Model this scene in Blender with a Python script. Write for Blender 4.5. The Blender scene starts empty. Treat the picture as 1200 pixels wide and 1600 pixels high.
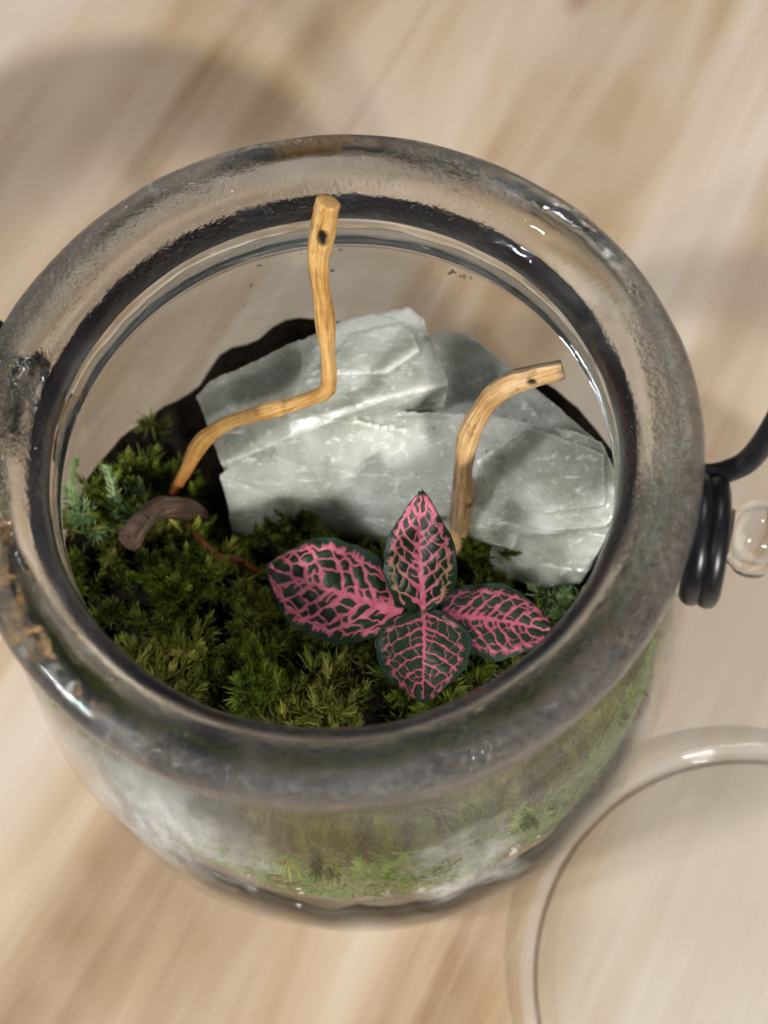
import bpy, bmesh, math, random
import numpy as np
from mathutils import Vector, Matrix, noise as mnoise

CM = 0.01
sc = bpy.context.scene
C = sc.collection
rng = np.random.default_rng(11)
random.seed(7)

# ------------------------------------------------------------------ camera
pitch, roll = 1.14, -0.1074
fw = np.array([0, math.cos(pitch), -math.sin(pitch)])
r0 = np.array([1.0, 0, 0]); u0 = np.array([0, math.sin(pitch), math.cos(pitch)])
rt = math.cos(roll) * r0 + math.sin(roll) * u0
up = -math.sin(roll) * r0 + math.cos(roll) * u0
cd = bpy.data.cameras.new('camera'); cam = bpy.data.objects.new('camera', cd); C.objects.link(cam)
M = Matrix(((rt[0], up[0], -fw[0]), (rt[1], up[1], -fw[1]), (rt[2], up[2], -fw[2]))).to_4x4()
M.translation = Vector((0.63204, -9.07115, 25.5351)) * CM
cam.matrix_world = M
cd.sensor_fit = 'HORIZONTAL'; cd.sensor_width = 36; cd.lens = 66
cd.clip_start = 0.005; cd.clip_end = 20
cd.dof.use_dof = True; cd.dof.focus_distance = 0.213; cd.dof.aperture_fstop = 19
sc.camera = cam

# ------------------------------------------------------------------ world, lamps, exposure
w = bpy.data.worlds.new('World'); sc.world = w; w.use_nodes = True
bg = w.node_tree.nodes['Background']
bg.inputs['Color'].default_value = (0.95, 0.93, 1.0, 1); bg.inputs['Strength'].default_value = 0.03

def lamp(name, loc, target, size, power, col, stretch=1.0):
    ld = bpy.data.lights.new(name, 'AREA'); ld.shape = 'ELLIPSE'; ld.size = size * stretch; ld.size_y = size; ld.energy = power; ld.color = col
    o = bpy.data.objects.new(name, ld); C.objects.link(o)
    o.location = Vector(loc) * CM
    o.rotation_euler = (Vector(target) - Vector(loc)).to_track_quat('-Z', 'Y').to_euler()
    return o
# a lamp behind the photographer, a second off to the left and a wider ceiling light beyond the jar
lamp('lamp_behind', (41, -85, 81), (0, 0, 3), 0.055, 15.5, (1.0, 0.945, 0.885), 1.5)
lamp('lamp_left', (-80, -22, 86), (0, 0, 3), 0.06, 9.5, (1.0, 0.98, 0.97), 1.6)

lamp('lamp_beyond', (42, 62, 118), (0, 0, 4), 0.13, 2.6, (0.96, 0.98, 1.0))

sc.view_settings.view_transform = 'Standard'; sc.view_settings.look = 'None'
sc.view_settings.exposure = 0.0; sc.view_settings.gamma = 1.0
sc.view_settings.use_curve_mapping = False
cy = sc.cycles
cy.max_bounces = 14; cy.transmission_bounces = 12; cy.transparent_max_bounces = 24
cy.use_adaptive_sampling = True; cy.adaptive_threshold = 0.02; cy.adaptive_min_samples = 16
cy.diffuse_bounces = 3; cy.glossy_bounces = 5
cy.caustics_refractive = True; cy.caustics_reflective = True; cy.blur_glossy = 0.6
cy.sample_clamp_indirect = 25.0

# ------------------------------------------------------------------ helpers
def mesh_obj(name, V, F, mat, parent=None, origin=(0, 0, 0), smooth=True, attrs=None):
    """V in centimetres (world); the object's origin sits at `origin` (cm)."""
    V = (np.asarray(V, float) - np.asarray(origin, float)) * CM
    me = bpy.data.meshes.new(name)
    me.from_pydata(V.tolist(), [], F if isinstance(F, list) else F.tolist())
    if smooth:
        me.polygons.foreach_set('use_smooth', np.ones(len(me.polygons), bool))
    for k, a in (attrs or {}).items():
        at = me.attributes.new(k, 'FLOAT', 'POINT'); at.data.foreach_set('value', np.asarray(a, np.float32))
    me.update()
    if mat: me.materials.append(mat)
    o = bpy.data.objects.new(name, me); C.objects.link(o)
    if parent: o.parent = parent
    else: o.location = Vector(origin) * CM
    return o

def thing(name, label, cat, loc=(0, 0, 0)):
    o = bpy.data.objects.new(name, None); C.objects.link(o)
    o.location = Vector(loc) * CM; o.empty_display_size = 0.01
    o['label'] = label; o['category'] = cat
    return o
def tag(o, label, cat, kind=None, group=None):
    o['label'] = label; o['category'] = cat
    if kind: o['kind'] = kind
    if group: o['group'] = group
    return o

def chaikin(P, n=2, closed=False):
    P = np.asarray(P, float)
    for _ in range(n):
        if closed: Q = np.roll(P, -1, 0)
        else: Q = P[1:]; P0 = P[:-1]
        A = P if closed else P0
        N = np.empty((2 * len(A), P.shape[1])); N[0::2] = .75 * A + .25 * Q; N[1::2] = .25 * A + .75 * Q
        P = N if closed else np.vstack([P[:1], N, P[-1:]])
    return P

def spline(P, n):
    P = np.asarray(P, float); k = len(P)
    t = np.linspace(0, k - 1 - 1e-9, n); i = t.astype(int); f = (t - i)[:, None]
    g = lambda j: P[np.clip(j, 0, k - 1)]
    p0, p1, p2, p3 = g(i - 1), g(i), g(i + 1), g(i + 2)
    return .5 * (2 * p1 + (p2 - p0) * f + (2 * p0 - 5 * p1 + 4 * p2 - p3) * f**2 + (3 * p1 - p0 - 3 * p2 + p3) * f**3)

def lathe(prof, n=200, closed=True, cx=0, cy_=0, wob=None):
    prof = np.asarray(prof, float); m = len(prof); th = np.arange(n) / n * 2 * math.pi
    R = np.repeat(prof[:, 0][:, None], n, 1); Z = np.repeat(prof[:, 1][:, None], n, 1)
    if wob is not None: R = R + wob(R, Z, th[None, :])
    X = cx + R * np.cos(th); Y = cy_ + R * np.sin(th)
    V = np.stack([X, Y, Z], -1).reshape(-1, 3)
    i = np.arange(m if closed else m - 1)[:, None]; j = np.arange(n)[None, :]; i2 = (i + 1) % m; j2 = (j + 1) % n
    F = np.stack([i * n + j, i * n + j2, i2 * n + j2, i2 * n + j], -1).reshape(-1, 4)
    return V, F

def nz(p, s=1.0, o=0.0):
    return mnoise.noise(Vector((p[0] * s + o, p[1] * s + o * 1.7, p[2] * s - o)))

def tube(P, rad, n=14, caps=True, jit=0.0, js=4.0, flat=None):
    P = np.asarray(P, float); m = len(P); rad = np.broadcast_to(np.asarray(rad, float), (m,))
    T = np.gradient(P, axis=0); T /= np.linalg.norm(T, axis=1)[:, None]
    N = np.cross(T[0], [0.31, 0.2, 0.93]); N /= np.linalg.norm(N)
    V = []
    for i in range(m):
        N = N - T[i] * (N @ T[i]); N /= np.linalg.norm(N); B = np.cross(T[i], N)
        for k in range(n):
            a = 2 * math.pi * k / n; d = math.cos(a) * N + math.sin(a) * B
            r = rad[i]
            if jit: r *= 1 + .10 * math.cos(2 * a + i * .035) + .030 * math.sin(5 * a + i * .05) + .022 * math.sin(9 * a - i * .06)
            if jit: r *= 1 + jit * nz(P[i] * .8 + d * .35, js, 3.1) + jit * .5 * nz(P[i] + d * .3, js * 2.7, 9)
            V.append(P[i] + d * r)
    F = [[i * n + k, i * n + (k + 1) % n, (i + 1) * n + (k + 1) % n, (i + 1) * n + k] for i in range(m - 1) for k in range(n)]
    if caps:
        for e, i in ((0, 0), (1, m - 1)):
            b = len(V); V.append(P[i]); rr = []
            for k in range(n):      # inner cap ring keeps the cut edge crisp
                V.append(P[i] + (V[i * n + k] - P[i]) * .72)
            for k in range(n):
                q = [i * n + k, i * n + (k + 1) % n, b + 1 + (k + 1) % n, b + 1 + k]
                t = [b, b + 1 + k, b + 1 + (k + 1) % n]
                F.append(q[::-1] if e == 0 else q); F.append(t[::-1] if e == 0 else t)
    return np.array(V), F

# ------------------------------------------------------------------ materials
class NT:
    def __init__(s, name):
        s.m = bpy.data.materials.new(name); s.m.use_nodes = True; s.t = s.m.node_tree; s.t.nodes.clear()
        s.out = s.n('ShaderNodeOutputMaterial')
    def n(s, typ, **kw):
        x = s.t.nodes.new(typ)
        for k, v in kw.items():
            if k.startswith('_'): setattr(x, k[1:], v)
            else:
                key = k.replace('__', ' ')
                s.set(x, key, v)
        return x
    def set(s, x, key, v):
        inp = x.inputs[int(key[1:])] if key[0] == 'i' and key[1:].isdigit() else x.inputs[key]
        if isinstance(v, bpy.types.NodeSocket): s.t.links.new(v, inp)
        elif isinstance(v, bpy.types.Node): s.t.links.new(v.outputs[0], inp)
        else: inp.default_value = v
    def coord(s, scale=(1, 1, 1), rot=(0, 0, 0), loc=(0, 0, 0)):
        tc = s.n('ShaderNodeTexCoord'); src = tc.outputs['Object']
        if any(rot):
            m0 = s.n('ShaderNodeMapping', Vector=src); m0.inputs['Rotation'].default_value = rot; src = m0.outputs[0]
        mp = s.n('ShaderNodeMapping', Vector=src)
        mp.inputs['Scale'].default_value = [100 * v for v in scale]; mp.inputs['Location'].default_value = loc
        return mp.outputs[0]       # coordinates in centimetres
    def noise(s, vec, scale, detail=4, rough=.55, dist=0.0):
        return s.n('ShaderNodeTexNoise', Vector=vec, Scale=scale, Detail=detail, Roughness=rough, Distortion=dist).outputs['Fac']
    def ramp(s, fac, stops, interp='LINEAR'):
        x = s.n('ShaderNodeValToRGB', Fac=fac); cr = x.color_ramp; cr.interpolation = interp
        while len(cr.elements) < len(stops): cr.elements.new(.5)
        for e, (p, c) in zip(cr.elements, stops):
            e.position = p; e.color = (c, c, c, 1) if isinstance(c, (int, float)) else (*c, 1)
        return x.outputs[0]
    def mixc(s, fac, a, b, mode='MIX'):
        x = s.n('ShaderNodeMix', _data_type='RGBA', _blend_type=mode)
        for k, v in ((0, fac), (6, a), (7, b)):
            if isinstance(v, bpy.types.NodeSocket): s.t.links.new(v, x.inputs[k])
            else: x.inputs[k].default_value = v if k == 0 else ((*v, 1) if len(v) == 3 else v)
        return x.outputs[2]
    def math(s, op, a, b=None, clamp=False):
        x = s.n('ShaderNodeMath', _operation=op, _use_clamp=clamp); s.set(x, 'i0', a)
        if b is not None: s.set(x, 'i1', b)
        return x.outputs[0]
    def bump(s, h, strength, dist_cm=.1, normal=None):
        x = s.n('ShaderNodeBump', Height=h, Strength=strength, Distance=dist_cm * CM)
        if normal: s.set(x, 'Normal', normal)
        return x.outputs[0]
    def pbr(s, **kw):
        return s.n('ShaderNodeBsdfPrincipled', **kw)
    def mixs(s, fac, a, b):
        x = s.n('ShaderNodeMixShader'); s.set(x, 'Fac', fac); s.set(x, 'i1', a); s.set(x, 'i2', b); return x
    def done(s, sh):
        s.set(s.out, 'Surface', sh); return s.m

def mat_wood():
    t = NT('pine_table')
    rz = math.radians(-57)             # the grain runs away to the right
    v = t.coord(rot=(0, 0, rz))
    vs = t.coord(scale=(.04, .40, .5), rot=(0, 0, rz))
    vb = t.coord(scale=(.02, .22, .5), rot=(0, 0, rz), loc=(3, 1.3, 0))
    vf = t.coord(scale=(.25, 7, 1), rot=(0, 0, rz))
    big = t.noise(vb, 1.0, 3, .5, .4); band = t.noise(vs, 1.0, 4, .55, .9); fine = t.noise(vf, 1.0, 5, .6)
    f = t.math('ADD', t.math('MULTIPLY', big, .55), t.math('MULTIPLY', band, .5))
    col = t.ramp(f, [(.40, (.28, .18, .095)), (.47, (.41, .295, .18)), (.54, (.54, .43, .31)), (.62, (.64, .57, .48))])
    col = t.mixc(t.ramp(fine, [(.35, .0), (.7, .12)]), col, (.40, .25, .13), 'MIX')
    blot = t.noise(t.coord(), .22, 3, .6)
    col = t.mixc(t.ramp(blot, [(.42, .0), (.66, .5)]), col, (.52, .43, .365))
    kn = t.n('ShaderNodeTexVoronoi', Vector=t.coord(scale=(.5, 1, 1), rot=(0, 0, rz), loc=(.4, 2.2, 0)), Scale=.22)
    col = t.mixc(t.ramp(kn.outputs['Distance'], [(.03, .6), (.10, .0)]), col, (.24, .12, .055))
    b = t.bump(fine, .25, .05)
    return t.done(t.pbr(Base__Color=col, Roughness=.5, Normal=b, Specular__IOR__Level=.3))

def mat_glass(kind):
    t = NT('glass_' + kind)
    v = t.coord()
    tc = t.n('ShaderNodeTexCoord'); sep = t.n('ShaderNodeSeparateXYZ', Vector=tc.outputs['Object'])
    z = t.math('MULTIPLY', sep.outputs[2], 100.0)
    if kind == 'rim':
        lo = t.noise(v, .9, 2, .5); mid = t.noise(v, 6.0, 3, .6); hi = t.noise(v, 15, 3, .6)
        patch = t.ramp(t.noise(v, .5, 2, .5), [(.38, .10), (.58, 1.0)])
        up_ = t.n('ShaderNodeMapRange', Value=z, **{'From__Min': 7.9, 'From__Max': 8.35})
        rough = t.math('MULTIPLY', t.math('ADD', mid, t.math('MULTIPLY', hi, .6)), t.math('MULTIPLY', patch, up_.outputs[0]))
        nb = t.bump(t.math('ADD', t.math('MULTIPLY', lo, .8), rough), .9, .09)
    else:
        nb = t.bump(t.noise(v, 1.1, 3, .5), .35, .06)
    g = t.n('ShaderNodeBsdfGlass', Color=(.97, .98, .98, 1), Roughness=.01, IOR=1.5, Normal=nb)
    if kind in ('rim', 'knob'):
        if kind == 'rim':
            rad = t.n('ShaderNodeVectorMath', _operation='LENGTH', i0=t.n('ShaderNodeCombineXYZ', X=sep.outputs[0], Y=sep.outputs[1], Z=0.0)).outputs['Value']
            zone = t.n('ShaderNodeMapRange', Value=t.math('MULTIPLY', rad, 100.0), **{'From__Min': 4.66, 'From__Max': 4.88})
            fz = t.math('MULTIPLY', t.ramp(t.noise(v, 13, 4, .7), [(.40, .01), (.68, .11)]), zone.outputs[0])
            g = t.mixs(t.math('MULTIPLY', fz, up_.outputs[0]), g, t.n('ShaderNodeBsdfDiffuse', Color=(.78, .77, .76, 1), Normal=nb))
            t.set(t.out, 'Volume', t.n('ShaderNodeVolumeAbsorption', Color=(.46, .47, .48, 1), Density=15.0))
        return t.done(g)
    lw = t.n('ShaderNodeLayerWeight', Blend=.5)
    fr = t.math('ADD', t.math('MULTIPLY', t.math('POWER', lw.outputs['Facing'], 5.0), .36), .03)
    thin = t.mixs(fr, t.n('ShaderNodeBsdfTransparent', Color=(.975, .98, .978, 1)),
                  t.n('ShaderNodeBsdfGlossy', Color=(1, 1, 1, 1), Roughness=.025, Normal=nb))
    if kind == 'jar':
        m1 = t.n('ShaderNodeMapRange', Value=z, **{'From__Min': .35, 'From__Max': .85})
        m2 = t.n('ShaderNodeMapRange', Value=z, **{'From__Min': 5.4, 'From__Max': 6.5, 'To__Min': .95, 'To__Max': .40})
        s = t.mixs(t.math('MULTIPLY', m1.outputs[0], m2.outputs[0]), g, thin)
        # condensation: pale and patchy where the moss is wet
        fogn = t.ramp(t.noise(v, .42, 4, .6, .5), [(.55, .0), (.75, .22)])
        streak = t.ramp(t.noise(t.coord(scale=(1, 1, .35)), 3.5, 5, .7), [(.36, .45), (.62, 1.0)])
        ft = t.n('ShaderNodeMapRange', Value=z, **{'From__Min': 7.2, 'From__Max': 6.0})
        wv = t.n('ShaderNodeVectorMath', _operation='ADD', i0=v,
                 i1=t.n('ShaderNodeVectorMath', _operation='SCALE', i0=t.n('ShaderNodeTexNoise', Vector=v, Scale=.9, Detail=3).outputs['Color'], Scale=2.2).outputs[0]).outputs[0]
        for pc, pr_, pa in (((-2.1, -3.2, 6.3), 2.0, .85), ((2.5, -4.1, 5.2), 1.1, .75), ((-.4, -4.4, 1.9), 1.0, .3), ((4.8, -1.6, 2.6), 1.3, .3)):
            dn = t.n('ShaderNodeVectorMath', _operation='DISTANCE', i0=wv, i1=pc)
            fogn = t.math('ADD', fogn, t.ramp(t.math('DIVIDE', dn.outputs['Value'], pr_ * 2), [(.12, pa), (.5, 0.0)]))
        fog = t.math('MULTIPLY', t.math('MULTIPLY', fogn, streak), ft.outputs[0])
        fs = t.mixs(.35, t.n('ShaderNodeBsdfDiffuse', Color=(.82, .84, .83, 1)), t.n('ShaderNodeBsdfTranslucent', Color=(.82, .84, .83, 1)))
        s = t.mixs(fog, s, fs)
    elif kind == 'lid':
        rr = t.n('ShaderNodeMapRange', Value=z, **{'From__Min': .36, 'From__Max': .44})
        s = t.mixs(.95, g, thin)
        s = t.mixs(t.math('MULTIPLY', rr.outputs[0], .17), s, t.n('ShaderNodeBsdfDiffuse', Color=(.85, .84, .83, 1)))
    return t.done(s)

def mat_soil():
    t = NT('wet_soil'); v = t.coord()
    n = t.noise(v, 6, 6, .65)
    col = t.ramp(n, [(.3, (.004, .003, .002)), (.6, (.016, .010, .006)), (.8, (.05, .03, .016))])
    return t.done(t.pbr(Base__Color=col, Roughness=.9, Specular__IOR__Level=.15, Normal=t.bump(n, .9, .15)))

def mat_gravel():
    t = NT('pale_gravel'); v = t.coord()
    a = t.n('ShaderNodeAttribute', _attribute_name='tint')
    col = t.ramp(a.outputs['Fac'], [(0, (.42, .36, .29)), (.5, (.62, .57, .50)), (1, (.76, .74, .70))])
    return t.done(t.pbr(Base__Color=col, Roughness=.7, Normal=t.bump(t.noise(v, 20, 3), .4, .03)))

def mat_moss(name, dark, mid, tip):
    t = NT(name)
    a = t.n('ShaderNodeAttribute', _attribute_name='tint'); b = t.n('ShaderNodeAttribute', _attribute_name='along')
    c = t.ramp(a.outputs['Fac'], [(0, dark), (.55, mid), (1, tip)])
    c = t.mixc(t.math('MULTIPLY', b.outputs['Fac'], .45), c, tip)
    hue = t.ramp(t.noise(t.coord(), .8, 3, .5), [(.44, 0.0), (.58, .8)])
    c = t.mixc(hue, c, t.mixc(.0, c, c) if name != 'olive_moss' else t.mixc(1.0, c, (.62, 1.0, .45), 'MULTIPLY'))
    p = t.pbr(Base__Color=c, Roughness=.45, Specular__IOR__Level=.4)
    tr = t.n('ShaderNodeBsdfTranslucent', Color=c)
    return t.done(t.mixs(.25, p, tr))

def mat_rock():
    t = NT('milky_crystal'); v = t.coord(); vs = t.coord(scale=(.45, 1.4, 1.6), rot=(.4, .25, .35))
    cloud = t.noise(v, .9, 4, .55, .3); fineN = t.noise(v, 8, 6, .7); streak = t.noise(vs, 4.5, 6, .75, .4)
    col = t.ramp(cloud, [(.34, (.32, .355, .30)), (.50, (.48, .51, .46)), (.64, (.64, .665, .625))])
    olive = t.ramp(t.noise(v, .75, 3, .5), [(.54, 0.0), (.70, .4)])
    col = t.mixc(olive, col, (.40, .41, .29))
    col = t.mixc(t.ramp(streak, [(.56, 0.0), (.66, .8)]), col, (.86, .88, .86))
    col = t.mixc(t.ramp(fineN, [(.60, 0.0), (.70, .7)]), col, (.90, .91, .90))
    geo = t.n('ShaderNodeNewGeometry')
    col = t.mixc(t.ramp(geo.outputs['Pointiness'], [(.515, 0.0), (.56, .6)]), col, (.88, .90, .88))
    spk = t.n('ShaderNodeTexVoronoi', Vector=v, Scale=2.4)
    col = t.mixc(t.ramp(spk.outputs['Distance'], [(.03, .85), (.05, 0.0)]), col, (.03, .025, .02))
    h = t.math('ADD', t.math('MULTIPLY', streak, .5), t.math('MULTIPLY', fineN, .5))
    p = t.pbr(Base__Color=col, Roughness=t.ramp(fineN, [(.35, .10), (.65, .35)]), Normal=t.bump(h, .35, .05),
              Subsurface__Weight=1.0, Subsurface__Scale=.8 * CM, Subsurface__Radius=(.95, 1.0, .92), IOR=1.56,
              Coat__Weight=.7, Coat__Roughness=.06, Coat__Normal=t.bump(t.noise(vs, 5, 3, .6), .7, .05))
    return t.done(p)

def mat_twig(name, cols, reddish=None, zred=(0, 1)):
    t = NT(name); v = t.coord()
    tc = t.n('ShaderNodeTexCoord'); sep = t.n('ShaderNodeSeparateXYZ', Vector=tc.outputs['Object'])
    a = t.n('ShaderNodeAttribute', _attribute_name='grain'); l = t.n('ShaderNodeAttribute', _attribute_name='along')
    comb = t.n('ShaderNodeCombineXYZ', X=t.math('MULTIPLY', a.outputs['Fac'], 9.0), Y=t.math('MULTIPLY', l.outputs['Fac'], 1.1), Z=0.0)
    gr = t.noise(comb, 1.0, 5, .65, .3); bl = t.noise(v, 1.6, 4, .6)
    f = t.math('ADD', t.math('MULTIPLY', gr, .55), t.math('MULTIPLY', bl, .45))
    col = t.ramp(f, [(.38, cols[0]), (.5, cols[1]), (.60, cols[2])])
    col = t.mixc(t.ramp(gr, [(.30, .75), (.39, 0.0)]), col, tuple(x * .22 for x in cols[0]))
    col = t.mixc(t.ramp(t.noise(v, 3.4, 5, .7), [(.56, 0.0), (.68, .55)]), col, tuple(x * .5 for x in cols[0]))
    bark = t.n('ShaderNodeAttribute', _attribute_name='bark')
    col = t.mixc(bark.outputs['Fac'], col, t.mixc(t.ramp(gr, [(.4, 0.0), (.65, 1.0)]), (.10, .07, .05), (.34, .27, .21)))
    if reddish:
        zz = t.n('ShaderNodeMapRange', Value=sep.outputs[2], **{'From__Min': zred[1] * CM, 'From__Max': zred[0] * CM})
        col = t.mixc(zz.outputs[0], col, reddish)
    kn = t.n('ShaderNodeAttribute', _attribute_name='knot')
    col = t.mixc(kn.outputs['Fac'], col, (.015, .009, .005))
    return t.done(t.pbr(Base__Color=col, Roughness=.5, Normal=t.bump(gr, .9, .07), Specular__IOR__Level=.4))

def mat_leaf():
    t = NT('veined_leaf'); v = t.coord()
    a = t.n('ShaderNodeAttribute', _attribute_name='vein'); e = t.n('ShaderNodeAttribute', _attribute_name='edge')
    f = t.n('ShaderNodeAttribute', _attribute_name='fade')
    n = t.noise(v, 9, 4, .6)
    green = t.ramp(n, [(.3, (.004, .014, .006)), (.7, (.012, .040, .014))])
    green = t.mixc(e.outputs['Fac'], green, (.010, .036, .019))
    pink = t.ramp(n, [(.3, (.57, .09, .165)), (.7, (.78, .23, .32))])
    dp = t.n('ShaderNodeAttribute', _attribute_name='deep')
    pink = t.mixc(dp.outputs['Fac'], pink, (.36, .045, .11))
    pink = t.mixc(f.outputs['Fac'], pink, (.33, .28, .09))
    col = t.mixc(a.outputs['Fac'], green, pink)
    p = t.pbr(Base__Color=col, Roughness=.34, Specular__IOR__Level=.5, Normal=t.bump(t.noise(v, 40, 3, .6), .35, .03))
    return t.done(t.mixs(.12, p, t.n('ShaderNodeBsdfTranslucent', Color=col)))

def mat_plain(name, col, rough, var=.3, spec=.5, scale=8):
    t = NT(name); n = t.noise(t.coord(), scale, 4, .6)
    c = t.mixc(t.ramp(n, [(.35, 0.0), (.65, 1.0)]), tuple(x * (1 - var) for x in col), tuple(min(1, x * (1 + var)) for x in col))
    return t.done(t.pbr(Base__Color=c, Roughness=rough, Specular__IOR__Level=spec, Normal=t.bump(n, .2, .02)))

# ------------------------------------------------------------------ table
def build_table():
    bm = bmesh.new()
    bmesh.ops.create_cube(bm, size=1, matrix=Matrix.Translation((0, .03, -.0125)) @ Matrix.Diagonal((.80, .66, .025, 1)))
    bmesh.ops.bevel(bm, geom=bm.edges[:], offset=.003, segments=2, affect='EDGES')
    me = bpy.data.meshes.new('table_top'); bm.to_mesh(me); bm.free(); me.materials.append(mat_wood())
    o = bpy.data.objects.new('table_top', me); C.objects.link(o); o['kind'] = 'structure'
build_table()

# ------------------------------------------------------------------ glass jar
OUT = [(0, .30), (2.2, .30), (3.4, .22), (3.9, .02), (4.35, .0), (4.85, .10), (5.25, .40), (5.5, .85), (5.6, 1.6), (5.61, 2.4), (5.57, 3.4),
       (5.47, 4.5), (5.34, 5.6), (5.14, 6.4), (4.90, 6.9), (4.78, 7.1), (4.74, 7.27)]
INN = [(4.0, 7.27), (4.06, 7.1), (4.45, 6.7), (4.78, 6.1), (4.98, 5.4), (5.10, 4.5), (5.19, 3.4), (5.22, 2.4), (5.18, 1.7), (5.0, 1.2), (4.6, .85), (4.0, .68), (2.5, .62), (0, .62)]
RIM = [(4.0, 7.30), (4.74, 7.30), (4.74, 7.55), (4.95, 7.68), (5.06, 7.84), (5.10, 8.15), (5.09, 8.48), (5.03, 8.66),
       (4.90, 8.75), (4.66, 8.76), (4.42, 8.73), (4.31, 8.66), (4.25, 8.46), (4.20, 8.33), (4.08, 8.27), (4.01, 8.17), (3.98, 7.9), (3.98, 7.6)]
jar = thing('glass_jar', 'thick clear glass jar with wide rounded rim holding the moss garden', 'jar', (0, 0, 0))
def jar_wob(R, Z, th):
    a = .018 * np.sin(3 * th + Z * .8) + .012 * np.sin(7 * th - Z * 1.7 + 1) + .008 * np.sin(13 * th + Z * 3.1)
    heel = np.clip(1 - np.abs(Z - .15) / .7, 0, 1) * np.clip((R - 3) / 1, 0, 1)
    a = a + heel * (.06 * np.sin(17 * th + .6) + .03 * np.sin(31 * th))
    return a * np.clip(R / 4, 0, 1) * np.clip((7.2 - Z) / .8, 0, 1)
def rim_wob(R, Z, th):
    return (.012 * np.sin(4 * th + 1) + .007 * np.sin(9 * th + Z) + .004 * np.sin(23 * th + 2 * Z)) * np.clip((Z - 7.35) / .5, 0, 1)
po, pi_ = chaikin(OUT, 2), chaikin(INN, 2)
prof = np.vstack([po, pi_]); prof[:, 0] = np.maximum(prof[:, 0], .001)
V, F = lathe(prof, 256, closed=False, wob=jar_wob)
jb = mesh_obj('jar_body', V, F, mat_glass('jar'), jar)
pr = np.vstack([RIM[:1], chaikin(RIM[1:] + RIM[:1], 2)])
V, F = lathe(pr, 320, closed=False, wob=rim_wob)
mesh_obj('rim', V, F, mat_glass('rim'), jar)
# added dark ring in the rim glass, standing in for light trapped there
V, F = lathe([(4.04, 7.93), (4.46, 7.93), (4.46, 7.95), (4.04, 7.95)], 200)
t = NT('rim_shade_ring'); nn = t.noise(t.coord(), 1.3, 3, .6)
mesh_obj('rim_shade_ring', V, F, t.done(t.pbr(Base__Color=t.ramp(nn, [(.40, (.003, .004, .007)), (.56, (.018, .007, .007)), (.70, (.03, .03, .034))]), Roughness=.5)), jar)

gk = mat_glass('knob')
AR, AL = -.31, math.pi - .36
wire = mat_plain('black_wire', (.010, .011, .014), .32, .3, .5, 5)
def frame(a): return np.array([math.cos(a), math.sin(a), 0]), np.array([-math.sin(a), math.cos(a), 0]), np.array([0, 0, 1.])
hV, hF = [], []
def add_h(V, F):
    b = sum(len(x) for x in hV); hV.append(V); hF.extend([[i + b for i in f] for f in F])
ends, coils = [], []
for a, sg in ((AR, 1), (AL, -1)):
    e, t_, k = frame(a)
    kp = chaikin([(0, 4.75), (.46, 4.75), (.44, 5.0), (.36, 5.25), (.34, 5.55), (.40, 5.66), (.52, 5.78), (.56, 5.95), (.52, 6.12), (.36, 6.26), (.0, 6.30)], 2)
    n = 40; Vk = []
    for rr, zz in kp:
        for q in range(n):
            an = 2 * math.pi * q / n
            Vk.append(e * zz + t_ * rr * math.cos(an) + k * (7.55 + rr * math.sin(an)))
    m = len(kp)
    Fk = [[i * n + q, i * n + (q + 1) % n, (i + 1) * n + (q + 1) % n, (i + 1) * n + q] for i in range(m - 1) for q in range(n)]
    mesh_obj('knob', Vk, Fk, gk, jar)
    # two turns of wire round the knob's stem, then up into the bail
    P = []
    N = 70
    for i in range(N):
        s = i / (N - 1); ph = sg * (math.pi * .12 + s * 2 * math.pi * 1.82)
        P.append(e * (5.10 + .40 * s) + t_ * (.80 * math.cos(ph) - sg * .14) + k * (7.55 + .62 * math.sin(ph)))
    coils.append(tube(np.array(P), .165, 12))
    # bail leg begins on the table-far side of the coil
    s0 = e * 5.15 + t_ * sg * .74 + k * 7.75
    ends.append([s0, e * 5.42 + t_ * sg * .80 + k * 7.86, e * 5.70 + t_ * sg * .92 + k * 8.2,
                 e * 5.90 + t_ * sg * 1.25 + k * 9.1, e * 6.0 + t_ * sg * 1.8 + k * 11, e * 5.9 + t_ * sg * 2.4 + k * 13.5,
                 e * 5.2 + t_ * sg * 3.0 + k * 16, e * 3.4 + t_ * sg * 3.4 + k * 18.3])
path = ends[0] + [np.array([1.2, 3.6, 19.4])] + ends[1][::-1]
v, f = tube(spline(path, 220), .165, 12); add_h(v, f)
hd = mesh_obj('handle', np.vstack(hV), hF, wire, jar); hd['label'] = 'black wire carrying handle coiled round the glass knobs'
for v, f in coils: mesh_obj('wire_coil', v, f, wire, hd)

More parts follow.
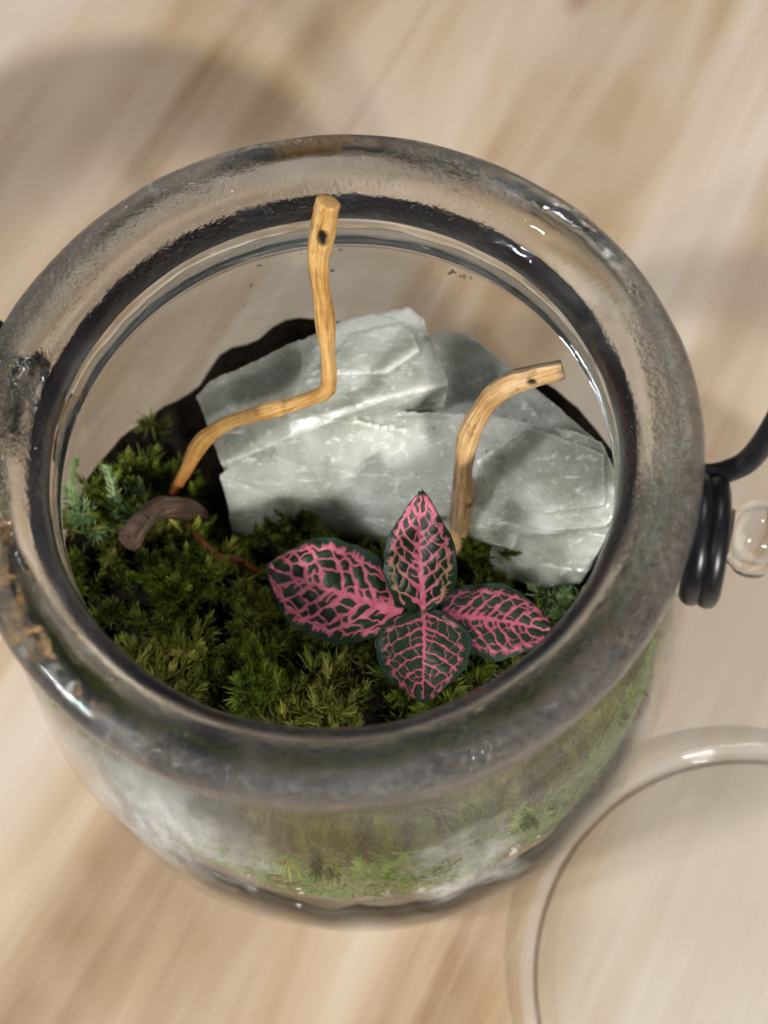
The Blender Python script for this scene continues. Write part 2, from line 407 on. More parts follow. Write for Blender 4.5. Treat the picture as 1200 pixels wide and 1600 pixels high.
# soil flecks stuck to the inside of the glass
sV, sF = [], []
fl = []
for (ang, z, n, sp) in ((97, 6.6, 9, .22), (92, 6.2, 5, .3), (62, 5.6, 9, .16), (112, 5.9, 3, .5), (100, 5.0, 4, .6), (20, 5.2, 3, .5), (150, 5.5, 5, .7), (250, 3.2, 14, 1.2), (285, 3.3, 16, 1.2), (315, 3.6, 14, 1.0), (225, 3.0, 8, .9)):
    for _ in range(n):
        fl.append((math.radians(ang) + rng.normal() * sp / 5, z + rng.normal() * sp * .6))
inner = chaikin(INN, 2)
def inR(z):
    q = inner[::-1]; return float(np.interp(z, q[:, 1], q[:, 0]))
for a, z in fl:
    rr = inR(z) - .015; c = np.array([rr * math.cos(a), rr * math.sin(a), z]); e, t_, k = frame(a)
    s1, s2, rot = abs(rng.normal()) * .028 + .016, abs(rng.normal()) * .014 + .010, rng.uniform(0, 6)
    b = len(sV)
    for q in range(6):
        an = q * math.pi / 3; x, y = s1 * math.cos(an) * rng.uniform(.6, 1.2), s2 * math.sin(an) * rng.uniform(.6, 1.2)
        X, Y = x * math.cos(rot) - y * math.sin(rot), x * math.sin(rot) + y * math.cos(rot)
        sV.append(c + t_ * X + k * Y)
    sV.append(c - e * .02); sV.append(c + e * .008)
    for q in range(6): sF.append([b + q, b + (q + 1) % 6, b + 6]); sF.append([b + (q + 1) % 6, b + q, b + 7])
fk = mesh_obj('soil_flecks', sV, sF, mat_plain('soil_fleck', (.012, .009, .006), .7), jar, smooth=False); fk['kind'] = 'stuff'

# ------------------------------------------------------------------ lid on the table
LX, LY = 6.25, -7.0
LP = [(0, .06), (3.2, .06), (3.75, .0), (4.1, .0), (4.20, .06), (4.23, .2), (4.21, .40), (4.15, .47), (4.05, .47), (3.98, .41), (3.94, .34), (3.7, .30), (2, .30), (0, .30)]
lp = chaikin(LP, 2); lp[:, 0] = np.maximum(lp[:, 0], .001)
V, F = lathe(lp, 160, closed=False, cx=LX, cy_=LY)
lid = mesh_obj('glass_cover', V, F, mat_glass('lid'), origin=(LX, LY, 0))
tag(lid, 'round clear glass lid with pale raised rim lying flat on the table', 'lid')

# ------------------------------------------------------------------ gravel and soil inside
ico = bmesh.new(); bmesh.ops.create_icosphere(ico, subdivisions=1, radius=1)
IV = np.array([v.co[:] for v in ico.verts]); IF = np.array([[v.index for v in f.verts] for f in ico.faces]); ico.free()
gV, gF, gT = [], [], []
for _ in range(1500):
    a = rng.uniform(0, 2 * math.pi); z = rng.uniform(.78, 1.75)
    s = rng.uniform(.06, .15); rmax = inR(z) - s - .02
    rr = rmax * (1 - abs(rng.normal()) * .06)
    sc3 = rng.uniform(.7, 1.25, 3) * s
    b = len(gV) * 12
    Q = np.linalg.qr(rng.normal(size=(3, 3)))[0]
    gV.append((IV * sc3 * (1 + rng.normal(size=(12, 1)) * .12)) @ Q + [rr * math.cos(a), rr * math.sin(a), z]); gF.append(IF + b)
    gT.append(np.full(12, rng.uniform()))
gr = mesh_obj('gravel', np.vstack(gV), np.vstack(gF).tolist(), mat_gravel(), origin=(0, 0, .7), attrs={'tint': np.concatenate(gT)})
tag(gr, 'pale fine gravel layer at the bottom inside the glass jar', 'gravel', 'stuff')

def ground(x, y):
    """height of the soil in the jar, cm above the table"""
    z = 3.45 + .25 * mnoise.noise(Vector((x * .7, y * .7, 2.0)))
    z -= 1.5 * math.exp(-(((x + 2.3) / 1.3) ** 2 + ((y - 3.2) / 1.5) ** 2))
    z -= 1.0 * math.exp(-(((x + 2.2) / .7) ** 2 + ((y - 1.5) / .9) ** 2))
    z -= .8 * math.exp(-(((x - 2.0) / 2.0) ** 2 + ((y - 3.8) / 1.2) ** 2))
    z -= .75 * math.exp(-(((x - 2.9) / 1.1) ** 2 + ((y + .75) / .6) ** 2))
    z += .55 * math.exp(-(((x + 3.2) / .8) ** 2 + ((y + .3) / .9) ** 2))
    z += .45 * math.exp(-(((x + .75) / .40) ** 2 + ((y - 4.75) / .5) ** 2)) + .7 * math.exp(-(((x + 2.0) / .35) ** 2 + ((y - 4.4) / .5) ** 2))
    z += .30 * math.exp(-(((x + .8) / .9) ** 2 + ((y + 1.9) / .7) ** 2))
    return z
sV, sF = [], []
NR, NA = 46, 120
for i in range(NR + 1):
    for j in range(NA):
        a = 2 * math.pi * j / NA; f = max(i / NR, .004)
        x0, y0 = 5.1 * f * math.cos(a), 5.1 * f * math.sin(a)
        z = ground(x0, y0) + .10 * nz((x0, y0, 0), 3.2, 4) + .07 * nz((x0, y0, 1), 7.5, 8)
        R = inR(z) - .10
        sV.append((R * f * math.cos(a), R * f * math.sin(a), z))
for s in range(1, 13):           # side against the glass, down to the gravel
    for j in range(NA):
        a = 2 * math.pi * j / NA; top = sV[NR * NA + j][2]; z = top + (1.35 - top) * s / 12
        R = inR(z) - .16 - .10 * (nz((math.cos(a) * 5, math.sin(a) * 5, z), 2.1, 5) + .3)
        sV.append((R * math.cos(a), R * math.sin(a), z))
rows = NR + 1 + 12
for i in range(rows - 1):
    for j in range(NA): sF.append([i * NA + j, (i + 1) * NA + j, (i + 1) * NA + (j + 1) % NA, i * NA + (j + 1) % NA])
sF.append([(rows - 1) * NA + j for j in range(NA)])
soil = mesh_obj('soil', sV, sF, mat_soil(), origin=(0, 0, 1.4))
tag(soil, 'wet black soil filling the jar under the moss', 'soil', 'stuff')

# ------------------------------------------------------------------ crystal rock
def hull(points):
    bm = bmesh.new()
    for p in points: bm.verts.new(p)
    bmesh.ops.convex_hull(bm, input=bm.verts[:])
    for v in [v for v in bm.verts if not v.link_faces]: bm.verts.remove(v)
    bmesh.ops.recalc_face_normals(bm, faces=bm.faces[:])
    V = [v.co[:] for v in bm.verts]; ix = {v: i for i, v in enumerate(bm.verts)}; F = [[ix[v] for v in f.verts] for f in bm.faces]
    bm.free(); return V, F
hulls = [
    # the large sloping face towards the camera
    [(-2.04, 1.66, 4.35), (-1.12, 2.27, 4.85), (.81, 2.10, 5.20), (2.46, 1.80, 5.25), (3.87, 1.38, 5.12), (4.30, 1.22, 4.95), (4.48, .70, 4.72), (4.44, .16, 4.5),
     (-2.02, 1.07, 3.35), (.57, .47, 3.5), (1.81, .28, 3.9), (3.2, .02, 4.3), (4.22, -.02, 4.4), (-1.9, 1.1, 2.4), (.6, .7, 2.2), (3.4, .3, 2.3), (4.3, .2, 2.6),
     (-1.9, 2.4, 2.3), (.8, 2.6, 2.2), (3.6, 2.2, 2.2), (4.3, 1.3, 2.4)],
    # lower nose on the right
    [(1.84, .06, 3.25), (3.08, -.52, 3.25), (3.79, -.52, 3.25), (4.12, -.22, 3.85), (4.3, .0, 4.2), (2.6, .10, 3.95), (2.2, .6, 2.2), (3.2, -.3, 2.3), (3.9, -.3, 2.3), (4.3, .6, 2.4), (3.3, 1.0, 4.2)],
    # raised slab at the back left
    [(-2.40, 3.30, 4.25), (-2.11, 3.49, 4.4), (-1.07, 3.26, 4.85), (-.18, 3.53, 5.05), (.28, 3.88, 5.25), (.99, 3.92, 5.35), (1.43, 3.91, 5.42), (1.64, 3.63, 5.45), (1.89, 2.24, 5.62),
     (.83, 2.07, 5.66), (-.2, 2.37, 5.40), (-2.0, 1.8, 4.45), (-2.0, 3.0, 2.4), (1.2, 3.7, 2.3), (1.6, 2.2, 2.3), (-1.6, 1.9, 2.3)],
    # duller shelf behind it on the right
    [(2.0, 4.12, 4.25), (2.48, 3.92, 4.3), (2.78, 3.2, 4.42), (3.72, 2.15, 4.62), (4.25, 1.4, 4.7), (1.4, 3.6, 4.45), (1.8, 1.6, 4.95), (3.6, 1.3, 4.95), (2.0, 3.9, 2.3), (3.7, 2.0, 2.3), (1.6, 1.8, 2.3), (2.7, 3.1, 2.3)],
    # cleaved plates standing proud of the sloping face
    [(-1.3, 1.45, 4.38), (.7, 1.05, 4.42), (1.15, 1.75, 5.10), (.2, 2.0, 5.22), (-.9, 2.1, 4.98), (-1.2, 1.6, 3.6), (.8, 1.3, 3.6), (.6, 2.1, 4.0)],
    [(2.5, .52, 4.50), (3.3, .25, 4.52), (4.22, .25, 4.62), (4.3, 1.0, 4.98), (3.1, 1.5, 5.27), (2.2, 1.1, 5.0), (2.5, .9, 3.6), (4.0, .7, 3.6), (3.2, 1.4, 4.0)],
    [(1.9, .25, 3.95), (2.7, -.10, 3.98), (2.9, .35, 4.40), (2.1, .62, 4.45), (2.2, .3, 3.2), (2.7, .5, 3.4)],
    [(-.1, 2.7, 5.52), (.9, 2.5, 5.74), (1.5, 2.9, 5.66), (1.35, 3.55, 5.52), (.4, 3.5, 5.38), (.5, 3.0, 4.6), (1.2, 3.1, 4.6)],
]
rV, rF = [], []
for h in hulls:
    v, f = hull(h); b = len(rV); rV += list(v); rF += [[i + b for i in q] for q in f]
tmp = mesh_obj('crystal_rock', rV, rF, None)
md = tmp.modifiers.new('r', 'REMESH'); md.mode = 'VOXEL'; md.voxel_size = .034 * CM
dg = bpy.context.evaluated_depsgraph_get(); ev = tmp.evaluated_get(dg); em = ev.to_mesh()
co = np.empty(len(em.vertices) * 3); em.vertices.foreach_get('co', co); co = co.reshape(-1, 3) / CM
no = np.empty(len(em.vertices) * 3); em.vertices.foreach_get('normal', no); no = no.reshape(-1, 3)
fs = [list(p.vertices) for p in em.polygons]; ev.to_mesh_clear()
bpy.data.objects.remove(tmp)
ax = np.array([.25, .35, .9]); ax /= np.linalg.norm(ax)
d = np.empty(len(co))
for i, p in enumerate(co):
    # cleavage terraces along one set of planes, plus chipping
    q = p @ ax + .16 * nz(p, .8, 2)
    st = (q * 1.25 + .3 * nz(p, .5, 7)) % 1.0
    d[i] = .028 * (st if st < .96 else (1 - st) * 24) + .03 * abs(nz(p, 1.2, 6)) + .016 * abs(nz(p, 3.1, 2)) + .006 * nz(p, 8, 3)
co = co + no * (d - .015)[:, None]
rock = mesh_obj('crystal_rock', co, fs, mat_rock(), origin=(1.2, 1.8, 2.3))
rock.data.set_sharp_from_angle(angle=math.radians(24))
tag(rock, 'large milky grey crystal rock chunk with cleaved faces at the back of the jar', 'rock')

# ------------------------------------------------------------------ driftwood
def twig(name, pts, rads, mat, label, n=120, seg=20, bark=None, knots=(), jit=.2):
    P = spline(pts, n); R = spline(np.array(rads)[:, None], n)[:, 0]
    wob = np.array([[nz(p, .8, k) * .10 for k in (1, 5, 9)] for p in P]); wob[0] *= 0
    P = P + wob
    V, F = tube(P, R, seg, True, jit, 2.1)
    m = len(V); gr = np.zeros(m); al = np.zeros(m); bk = np.zeros(m); kn = np.zeros(m)
    L = np.concatenate([[0], np.cumsum(np.linalg.norm(np.diff(P, axis=0), axis=1))])
    for i in range(n):
        for k in range(seg):
            gr[i * seg + k] = abs(k / seg * 2 - 1); al[i * seg + k] = L[i]
    for j in range(n * seg, m):
        gr[j] = rng.uniform(0, 1); al[j] = 0 if j < n * seg + seg + 1 else L[-1]
    if bark is not None:
        for i, p in enumerate(V): bk[i] = bark(p, L, i // seg if i < n * seg else -1)
    for c, kr in knots:
        dd = np.linalg.norm((V - np.array(c)) / np.array(kr), axis=1)
        kn = np.maximum(kn, np.clip(3.0 - 2.9 * dd, 0, 1)); 
        inw = np.clip(1 - dd, 0, 1); ring = np.exp(-((dd - 1.2) / .35) ** 2)
        ctr = np.array([P[np.argmin(np.linalg.norm(P - x, axis=1))] for x in V])
        V = V + (ctr - V) * (inw * .45 - ring * .10)[:, None]
    o = mesh_obj(name, V, F, mat, origin=pts[0], attrs={'grain': gr, 'along': al, 'bark': bk, 'knot': kn})
    return tag(o, label, 'twig')
m1 = mat_twig('honey_driftwood', [(.40, .19, .045), (.62, .34, .10), (.76, .50, .20)], (.30, .075, .012), (.0, .75))
twig('driftwood_twig', [(-2.95, 1.75, 3.7), (-2.69, 1.96, 4.1), (-2.23, 2.15, 4.75), (-1.63, 2.21, 5.15), (-.95, 2.11, 5.55), (-.39, 2.09, 5.9), (-.05, 2.13, 6.15), (.03, 2.45, 6.6), (.06, 2.81, 7.05), (.05, 3.04, 7.7), (.16, 3.35, 8.4), (.28, 3.55, 8.95)],
     [.08, .10, .13, .10, .125, .108, .15, .118, .15, .13, .178, .165], m1, 'honey yellow bent driftwood twig rising to the jar rim, dark knot near its top',
     n=260, seg=26, knots=[((.17, 3.20, 8.52), (.10, .22, .19)), ((.07, 2.02, 6.1), (.03, .03, .03))], jit=.17)
m2 = mat_twig('tan_driftwood', [(.42, .22, .08), (.60, .37, .16), (.72, .52, .29)])
def bark2(p, L, i):
    top = 1.0 if p[2] > 7.05 and p[1] > 1.30 else 0
    left = np.clip((1.93 - p[0]) * 6, 0, .75) if 4.3 < p[2] < 5.9 else 0
    return max(top * .9, left, .85 * np.clip((p[0] - 3.36) * 9, 0, 1))
twig('driftwood_twig', [(1.66, -.05, 3.45), (1.76, .15, 3.9), (1.80, .38, 4.3), (1.88, .59, 4.7), (1.94, .82, 5.4), (2.06, 1.02, 6.05), (2.33, 1.21, 6.6), (2.75, 1.30, 7.05), (3.12, 1.27, 7.3), (3.52, 1.25, 7.42)],
     [.08, .115, .19, .205, .155, .19, .16, .185, .165, .135], m2, 'curved tan driftwood twig with grey bark tip leaning over the crystal rock', n=150, bark=bark2,
     knots=[((3.0, 1.12, 7.35), (.09, .07, .07)), ((2.02, .46, 4.75), (.05, .06, .07)), ((1.86, .60, 5.0), (.035, .04, .04)), ((2.15, 1.0, 6.0), (.03, .03, .03))])
m3 = mat_twig('dull_driftwood', [(.03, .018, .011), (.085, .052, .034), (.16, .105, .075)])
twig('driftwood_stub', [(-2.45, 1.34, 3.5), (-2.58, 1.26, 4.1), (-2.97, 1.05, 4.66), (-3.22, .74, 4.88), (-3.50, .36, 5.0)], [.12, .155, .17, .175, .22], m3,
     'short dull brown driftwood stub with cut end lying on the left moss', n=70, knots=[((-3.15, .72, 5.1), (.06, .05, .05))])
m4 = mat_twig('red_root', [(.14, .035, .01), (.22, .06, .016), (.28, .09, .03)])
twig('root', [(-2.75, 1.15, 3.6), (-2.61, .96, 3.95), (-2.4, .58, 4.12), (-2.13, .26, 4.2), (-1.8, .13, 4.15), (-1.55, .0, 3.9)], [.045, .05, .055, .055, .06, .05], m4,
     'thin reddish brown root between the wood stub and the pink leaves', n=50, seg=10)

# ------------------------------------------------------------------ moss
class Blades:
    def __init__(s): s.V, s.F, s.t, s.a, s.n = [], [], [], [], 0
    def blade(s, p, d, L, wd, upv, tint, curl=.35):
        d = d / np.linalg.norm(d); side = np.cross(d, upv); nn = np.linalg.norm(side)
        if nn < 1e-6: side = np.array([1., 0, 0])
        else: side /= nn
        d2 = d + upv * curl; d2 /= np.linalg.norm(d2)
        m = p + d * L * .5; t = m + d2 * L * .5; nrm = np.cross(side, d)
        s.V += [p - side * wd * .35, p + side * wd * .35, m - side * wd * .5, m + side * wd * .5, m - nrm * wd * .22, t]
        b = s.n; s.F += [[b, b + 4, b + 2], [b, b + 1, b + 4], [b + 1, b + 3, b + 4], [b + 2, b + 4, b + 5], [b + 4, b + 3, b + 5]]
        s.t += [tint] * 6; s.a += [0, 0, .4, .4, .4, 1]; s.n += 6
    def sprig(s, p, ax, h, k, L, wd, tint, spread=1.0):
        ax = ax / np.linalg.norm(ax); q = np.cross(ax, [.3, .8, .5]); q /= np.linalg.norm(q); q2 = np.cross(ax, q)
        ph = rng.uniform(0, 6.28)
        for i in range(k):
            f = (i + .5) / k; ang = ph + i * 2.39996; out = q * math.cos(ang) + q2 * math.sin(ang)
            el = (1.15 * (1 - f) + .22) * spread
            dd = out * math.sin(el) + ax * math.cos(el)
            s.blade(p + ax * h * f, dd, L * (1.05 - .35 * f) * rng.uniform(.8, 1.2), wd * rng.uniform(.8, 1.2), ax, tint + rng.normal() * .05, .45)
    def frond(s, P, L, wd, tint, nrm, k=26):
        P = spline(P, k); T = np.gradient(P, axis=0); T /= np.linalg.norm(T, axis=1)[:, None]
        for i in range(k):
            side = np.cross(T[i], nrm); side /= np.linalg.norm(side); f = i / (k - 1)
            s.blade(P[i] - T[i] * .05, T[i], .16, wd * .8, nrm, tint, 0)
            for sg in (-1, 1):
                dd = side * sg * (1.0 - .5 * f) + T[i] * .8 + nrm * rng.normal() * .25
                s.blade(P[i], dd, L * (1.1 - .6 * f) * rng.uniform(.7, 1.2), wd, T[i], tint + rng.normal() * .06, .3)
    def build(s, name, mat, origin):
        return mesh_obj(name, s.V, s.F, mat, origin=origin, smooth=False, attrs={'tint': np.clip(s.t, 0, 1), 'along': s.a})

mossm = mat_moss('olive_moss', (.026, .030, .004), (.15, .17, .020), (.56, .53, .14))
mossg = mat_moss('green_moss', (.03, .095, .008), (.11, .27, .022), (.32, .52, .09))
mossp = mat_moss('pale_sprig', (.07, .15, .03), (.20, .32, .11), (.58, .70, .44))

B = Blades()
def in_rock(x, y):          # plan outline of the rock's foot: no moss under it
    if y > 1.25 - .16 * (x + 2) - .0 and -2.1 < x: return True
    return x > 1.7 and y > .35 - .33 * (x - 1.7) and y > -.62
tries = 0; cnt = 0
while cnt < 1850 and tries < 20000:
    tries += 1
    a = rng.uniform(0, 2 * math.pi); rr = 4.95 * math.sqrt(rng.uniform()); x, y = rr * math.cos(a), rr * math.sin(a)
    if in_rock(x, y): continue
    if ((x + 2.15) / .62) ** 2 + ((y - 1.75) / 1.0) ** 2 < 1 and rng.uniform() < .93: continue     # bare soil by the rock
    if y > 2.4 and rng.uniform() < .75: continue
    den = mnoise.noise(Vector((x * 1.15, y * 1.15, 7.7)))
    if den < (-.10 if x > -1.4 else .02) and rng.uniform() < .85: continue
    if x < -1.9 and y > 1.5 and rng.uniform() < .55: continue
    g = ground(x, y) + .60 * max(den, -.4)
    lean = np.array([rng.normal() * .42, rng.normal() * .42 - .10, 1.0])
    lean[:2] += -.05 * np.array([x, y])
    h = rng.uniform(.30, .62)
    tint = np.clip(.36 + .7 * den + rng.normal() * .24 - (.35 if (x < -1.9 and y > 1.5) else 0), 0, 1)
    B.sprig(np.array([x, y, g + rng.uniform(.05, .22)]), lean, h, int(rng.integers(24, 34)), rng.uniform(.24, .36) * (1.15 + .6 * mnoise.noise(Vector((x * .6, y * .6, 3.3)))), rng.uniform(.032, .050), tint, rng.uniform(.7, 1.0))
    cnt += 1
# moss pressed against the glass all round, showing through the front of the jar
for i in range(200):
    a = rng.uniform(math.radians(150), math.radians(375)); zt = ground(4.6 * math.cos(a), 4.6 * math.sin(a))
    z = rng.uniform(1.75, zt + .2)
    if nz((math.cos(a) * 5, math.sin(a) * 5, z), .8, 3) < -.20: continue
    R = inR(z) - .14; e, t_, k = frame(a)
    B.sprig(e * R + k * z, k * rng.uniform(.4, 1.2) + t_ * rng.normal() * .8 + e * .12, rng.uniform(.25, .5), 16, rng.uniform(.18, .30), .030, np.clip(.55 + rng.normal() * .22, 0, 1), .8)
moss = B.build('moss', mossm, (0, 0, 3.4)); tag(moss, 'olive green cushion moss carpeting the front of the jar', 'moss', 'stuff')

Wm = Blades()
for i in range(200):
    a = rng.uniform(math.radians(195), math.radians(350)); z = rng.uniform(2.0, 3.7); e, t_, k = frame(a)
    ll = rng.uniform(.6, 1.3); dx = rng.normal() * .7
    P = []
    for s in np.linspace(0, 1, 4):
        zz = min(z + ll * s, 4.7); aa = a + dx * s * s * ll / 5; R = inR(zz) - .07
        P.append(np.array([R * math.cos(aa), R * math.sin(aa), zz]))
    Wm.frond(P, rng.uniform(.20, .34), .034, np.clip(.45 + rng.normal() * .25, 0, 1), -e, 22)
wm = Wm.build('feather_moss', mossg, (0, -5, 2)); tag(wm, 'bright green feathery moss pressed against the front inside of the glass', 'moss', 'stuff')

def sprig_thing(label, P, L, wd, mat, extra=0, tint=.6, nrm=(0, -.6, .8)):
    S = Blades(); nrm = np.array(nrm, float); nrm /= np.linalg.norm(nrm)
    S.frond([np.array(p, float) for p in P], L, wd, tint, nrm, 24)
    for i in range(extra):
        S.sprig(np.array(P[0], float) + rng.normal(size=3) * [.18, .18, .06], np.array([rng.normal() * .5, rng.normal() * .5, 1.]), .4, 22, .34, .04, tint * .6, .9)
    o = S.build('moss_sprig', mat, P[0]); tag(o, label, 'moss sprig', group='single moss sprigs')
sprig_thing('pale green upright sprig behind the wood stub', [(-3.89, 1.40, 3.7), (-3.86, 1.42, 4.2), (-3.80, 1.55, 4.7), (-3.82, 1.66, 5.05)], .26, .05, mossp, 0, .75)
sprig_thing('low green sprig directly left of the wood stub', [(-3.55, 1.3, 3.8), (-3.62, 1.2, 4.2), (-3.75, 1.15, 4.45)], .34, .05, mossp, 9, .30)
sprig_thing('pale sprig leaning on the glass at the far left', [(-4.55, 1.40, 3.9), (-4.50, 1.50, 4.5), (-4.36, 1.62, 5.1), (-4.22, 1.68, 5.42)], .20, .05, mossp, 8, .55)
sprig_thing('bright green tuft at the foot of the crystal rock on the right', [(3.33, -1.1, 3.6), (3.35, -1.08, 4.0), (3.40, -1.0, 4.3)], .34, .028, mossp, 10, .35)

# ------------------------------------------------------------------ pink-veined plant
leafm = mat_leaf()
def make_veins(wf, n_lat, seed, asp):
    """polylines (points, half-width start, half-width end) in leaf space: x 0..1 along, y across in lengths"""
    r = np.random.default_rng(seed); S = []
    def add(P, w0, w1): S.append((np.asarray(P, float), w0, w1))
    mid = [(x, .012 * math.sin(5 * x + seed)) for x in np.linspace(-.02, .97, 14)]
    add(mid, .030, .011)
    my = lambda x: .012 * math.sin(5 * x + seed)
    lat = {1: [], -1: []}
    for sg in (1, -1):
        for i in range(n_lat):
            f = (i + (.28 if sg > 0 else .0)) / n_lat
            x0 = .035 + .86 * f + r.normal() * .010; P = []
            xe = min(x0 + .20 * (1 - .55 * f) + .06 - (.13 if i == 0 else 0), .95)
            for s in np.linspace(0, 1, 12):
                x = x0 + (xe - x0) * (s ** 1.25); yy = sg * .80 * wf(x) * (s ** .92)
                P.append((x, my(x) * (1 - s) + yy + .006 * math.sin(9 * s + i)))
            lat[sg].append(np.array(P)); add(P, .0180 - .005 * f, .0065)
            # free tips towards the margin
            e = np.array(P[-1]); dd = e - np.array(P[-3]); dd /= np.linalg.norm(dd)
            for q in (-.5, .55):
                c, s_ = math.cos(q), math.sin(q); add([np.array(P[-2]), e + .028 * np.array([dd[0] * c - dd[1] * s_, dd[0] * s_ + dd[1] * c])], .010, .005)
        L = lat[sg]
        for i in range(len(L) - 1):
            A, Bq = L[i], L[i + 1]
            for s in ((.34 + .3 * r.uniform(), .86) if i % 2 else (.30, .62, .9)):
                k = min(int((s + r.normal() * .035) * 11), 11); k2 = min(max(int((s - .16 + r.normal() * .09) * 11), 1), 11)
                p, q = A[k], Bq[k2]; m = (p + q) / 2 + r.normal(size=2) * .010
                # a branch runs on between them: a little mesh of cells
                add([p, m, q], .0068, .0062)
                if s < .3:
                    k3 = min(k + 2, 11); add([m, (A[k3] * .35 + Bq[min(k2 + 3, 11)] * .65 + m) / 2, A[min(k + 4, 11)] * .45 + Bq[min(k2 + 4, 11)] * .55], .0095, .008)
            # short vein from the midrib between two laterals
            x0 = (A[0][0] + Bq[0][0]) / 2
            if r.uniform() < .6: add([(x0, my(x0)), ((A[4] + Bq[3]) / 2)], .010, .007)
        # spurs all round the margin
        for x in np.arange(.10, .93, .07):
            y1, y2 = .76 * wf(x), (.83 + .06 * r.uniform()) * wf(x + .012)
            add([(x, sg * y1), (x + .014, sg * y2)], .0075, .003)
        # looping margin vein, broken
        xs = np.linspace(.06, .93, 40)
        add([(x, sg * wf(x) * (.75 + .035 * math.sin(x * 41 + seed))) for x in xs], .0070, .006)
    return S
def seg_val(X, Y, S):
    acc = np.zeros(X.shape)
    for P, w0, w1 in S:
        n = len(P) - 1
        for i in range(n):
            a, b = P[i], P[i + 1]; ab = b - a; l2 = ab @ ab + 1e-12
            t = np.clip(((X - a[0]) * ab[0] + (Y - a[1]) * ab[1]) / l2, 0, 1)
            dd = np.hypot(X - a[0] - t * ab[0], Y - a[1] - t * ab[1]); wd = w0 + (w1 - w0) * (i + t) / n
            acc += np.exp(-330 * np.clip(dd - wd, -.05, .1))
    return -np.log(acc + 1e-12) / 330

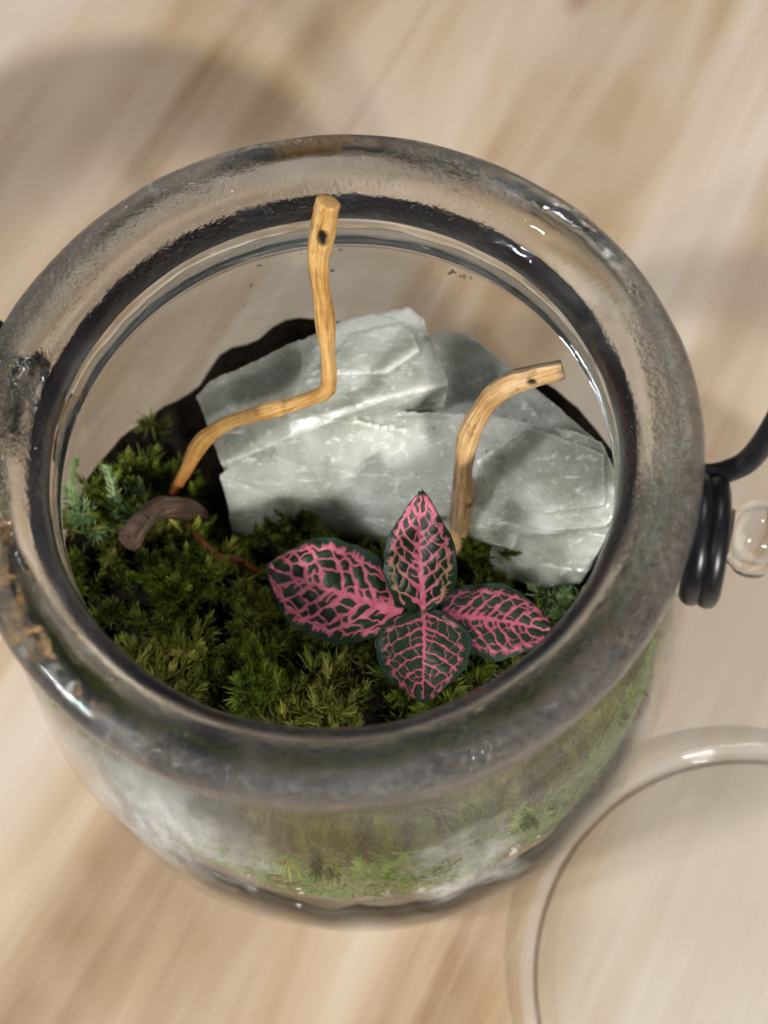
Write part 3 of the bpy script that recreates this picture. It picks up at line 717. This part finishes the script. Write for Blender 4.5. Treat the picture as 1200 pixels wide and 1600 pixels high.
def leaf(parent, origin, base, tip, sideA, sideB, seed, peak, tippow, cup=.10, droop=.12, n_lat=6, fade=None, label=None, thin_=0.0, deep=0.0):
    base, tip, sideA, sideB = [np.array(v, float) for v in (base, tip, sideA, sideB)]
    ex = tip - base; L = np.linalg.norm(ex); ex /= L
    sv = sideA - sideB; ey = sv - ex * (sv @ ex); Wd = np.linalg.norm(ey); ey /= Wd; ez = np.cross(ex, ey)
    if ez[2] < 0: ez = -ez
    hw = Wd / 2 / L
    def wf(x):
        x = np.clip(x, 0, 1); a = peak; 
        v = np.where(x < a, np.sqrt(np.clip(1 - ((a - x) / (a + .012)) ** 2, 0, 1)), np.clip(1 - (np.clip(x - a, 0, 1) / (1 - a)) ** tippow, 0, 1) ** .86)
        return hw * v
    NU, NV = 150, 111
    u = (1 - np.cos(np.linspace(0, math.pi, NU))) / 2 * .6 + np.linspace(0, 1, NU) * .4; v = np.linspace(-1, 1, NV)
    U, VV = np.meshgrid(u, v, indexing='ij')
    edge_w = wf(U) * (1 + .022 * np.sin(U * 17 + seed) + .010 * np.sin(U * 43 + seed * 3 + VV))
    X, Y = U, VV * edge_w
    S = make_veins(lambda x: float(wf(x)), n_lat, seed, hw)
    Xw = X + .006 * np.sin(Y * 60 + seed) + .004 * np.sin(X * 83 + Y * 31); Yw = Y + .006 * np.sin(X * 53 + seed * 2) + .004 * np.sin(X * 97 - Y * 40)
    dv = seg_val(Xw, Yw, S)
    vein = np.clip(.5 - (dv + thin_) / .010, 0, 1)
    rim_ = np.minimum((np.abs(VV) - .86) / .1, 1); vein = vein * (1 - np.clip((np.abs(VV) - .90) / .06, 0, 1)) * np.clip((.98 - X) / .02, 0, 1)
    edge = np.clip((np.abs(VV) - .80) / .12, 0, 1)
    # blade bulges between the sunken veins, folds up along the midrib and droops to the tip
    bul = .007 * np.clip(dv / .03, 0, 1) * (1 - edge * .6)
    Zl = cup * np.abs(Y) - .9 * cup * (Y / max(hw, .01)) ** 2 * hw - droop * X ** 2 + bul + .030 * np.sin(X * 8 + seed * 1.7) * VV * np.abs(VV) + .022 * np.sin(X * 15 + seed + 2 * np.sign(VV)) * VV ** 2 + .010 * np.sin(VV * 5 + X * 7) - .03 * edge * hw
    Zl = Zl + droop * X
    P = base + L * (X[..., None] * ex + Y[..., None] * ey + Zl[..., None] * ez)
    fd = np.zeros_like(X) if fade is None else np.clip(fade(X, VV), 0, 1)
    i = np.arange(NU - 1)[:, None]; j = np.arange(NV - 1)[None, :]
    F = np.stack([i * NV + j, i * NV + j + 1, (i + 1) * NV + j + 1, (i + 1) * NV + j], -1).reshape(-1, 4)
    if np.cross(ex, ey) @ ez < 0: pass
    else: F = F[:, ::-1]
    o = mesh_obj('leaf', P.reshape(-1, 3), F[:, ::-1], leafm, parent, origin, attrs={'vein': vein.ravel(), 'edge': edge.ravel(), 'fade': fd.ravel(), 'deep': np.full(fd.size, deep)})
    sd = o.modifiers.new('thickness', 'SOLIDIFY'); sd.thickness = .035 * CM; sd.offset = -1
    if label: o['label'] = label
    return o
PB = (1.05, -1.25, 3.7)
plant = thing('nerve_plant', 'small plant with four dark green leaves netted by bright pink veins', 'plant', PB)
leaf(plant, PB, (1.25, -1.38, 4.78), (3.06, -1.77, 4.55), (2.34, -.97, 4.78), (2.2, -2.16, 4.62), 5, .48, 2.0, n_lat=7, thin_=.0022, deep=.5)
leaf(plant, PB, (.72, -1.40, 4.95), (-1.30, -.44, 5.18), (-.33, -.12, 5.25), (-.05, -1.99, 4.92), 2, .50, 2.2, cup=.16, n_lat=7)
leaf(plant, PB, (1.07, -1.40, 5.02), (.92, -2.76, 4.76), (.39, -2.09, 5.0), (1.90, -1.95, 5.0), 3, .40, 1.9, n_lat=6, thin_=.0022, deep=.55,
     fade=lambda x, v: .22 * np.exp(-((x - .25) / .2) ** 2) * (np.abs(v) > .45))
leaf(plant, PB, (1.04, -1.38, 5.06), (1.22, .17, 6.02), (.57, -.62, 5.5), (1.70, -.86, 5.5), 4, .40, 1.6, cup=.20, n_lat=7, thin_=.001, deep=.15,
     fade=lambda x, v: .8 * np.exp(-((x - .28) / .22) ** 2) * np.clip((np.abs(v) - .30) * 3, 0, 1))
v, f = tube(spline([(1.05, -1.25, 3.5), (1.0, -1.3, 4.2), (1.04, -1.38, 4.95), (1.05, -1.39, 5.07)], 24), [.085] * 20 + [.08, .07, .06, .05], 10)
mesh_obj('stem', v, f, mat_plain('pink_stem', (.16, .09, .06), .5), plant, PB)
for p, q in (((1.03, -1.36, 4.86), (.70, -1.39, 4.93)), ((1.05, -1.38, 4.75), (1.53, -1.41, 4.78))):
    v, f = tube(spline([p, ((p[0] + q[0]) / 2, (p[1] + q[1]) / 2, (p[2] + q[2]) / 2 + .03), q], 10), .05, 8)
    mesh_obj('leaf_stalk', v, f, bpy.data.materials['pink_stem'], plant, PB)
bpy.context.view_layer.update()
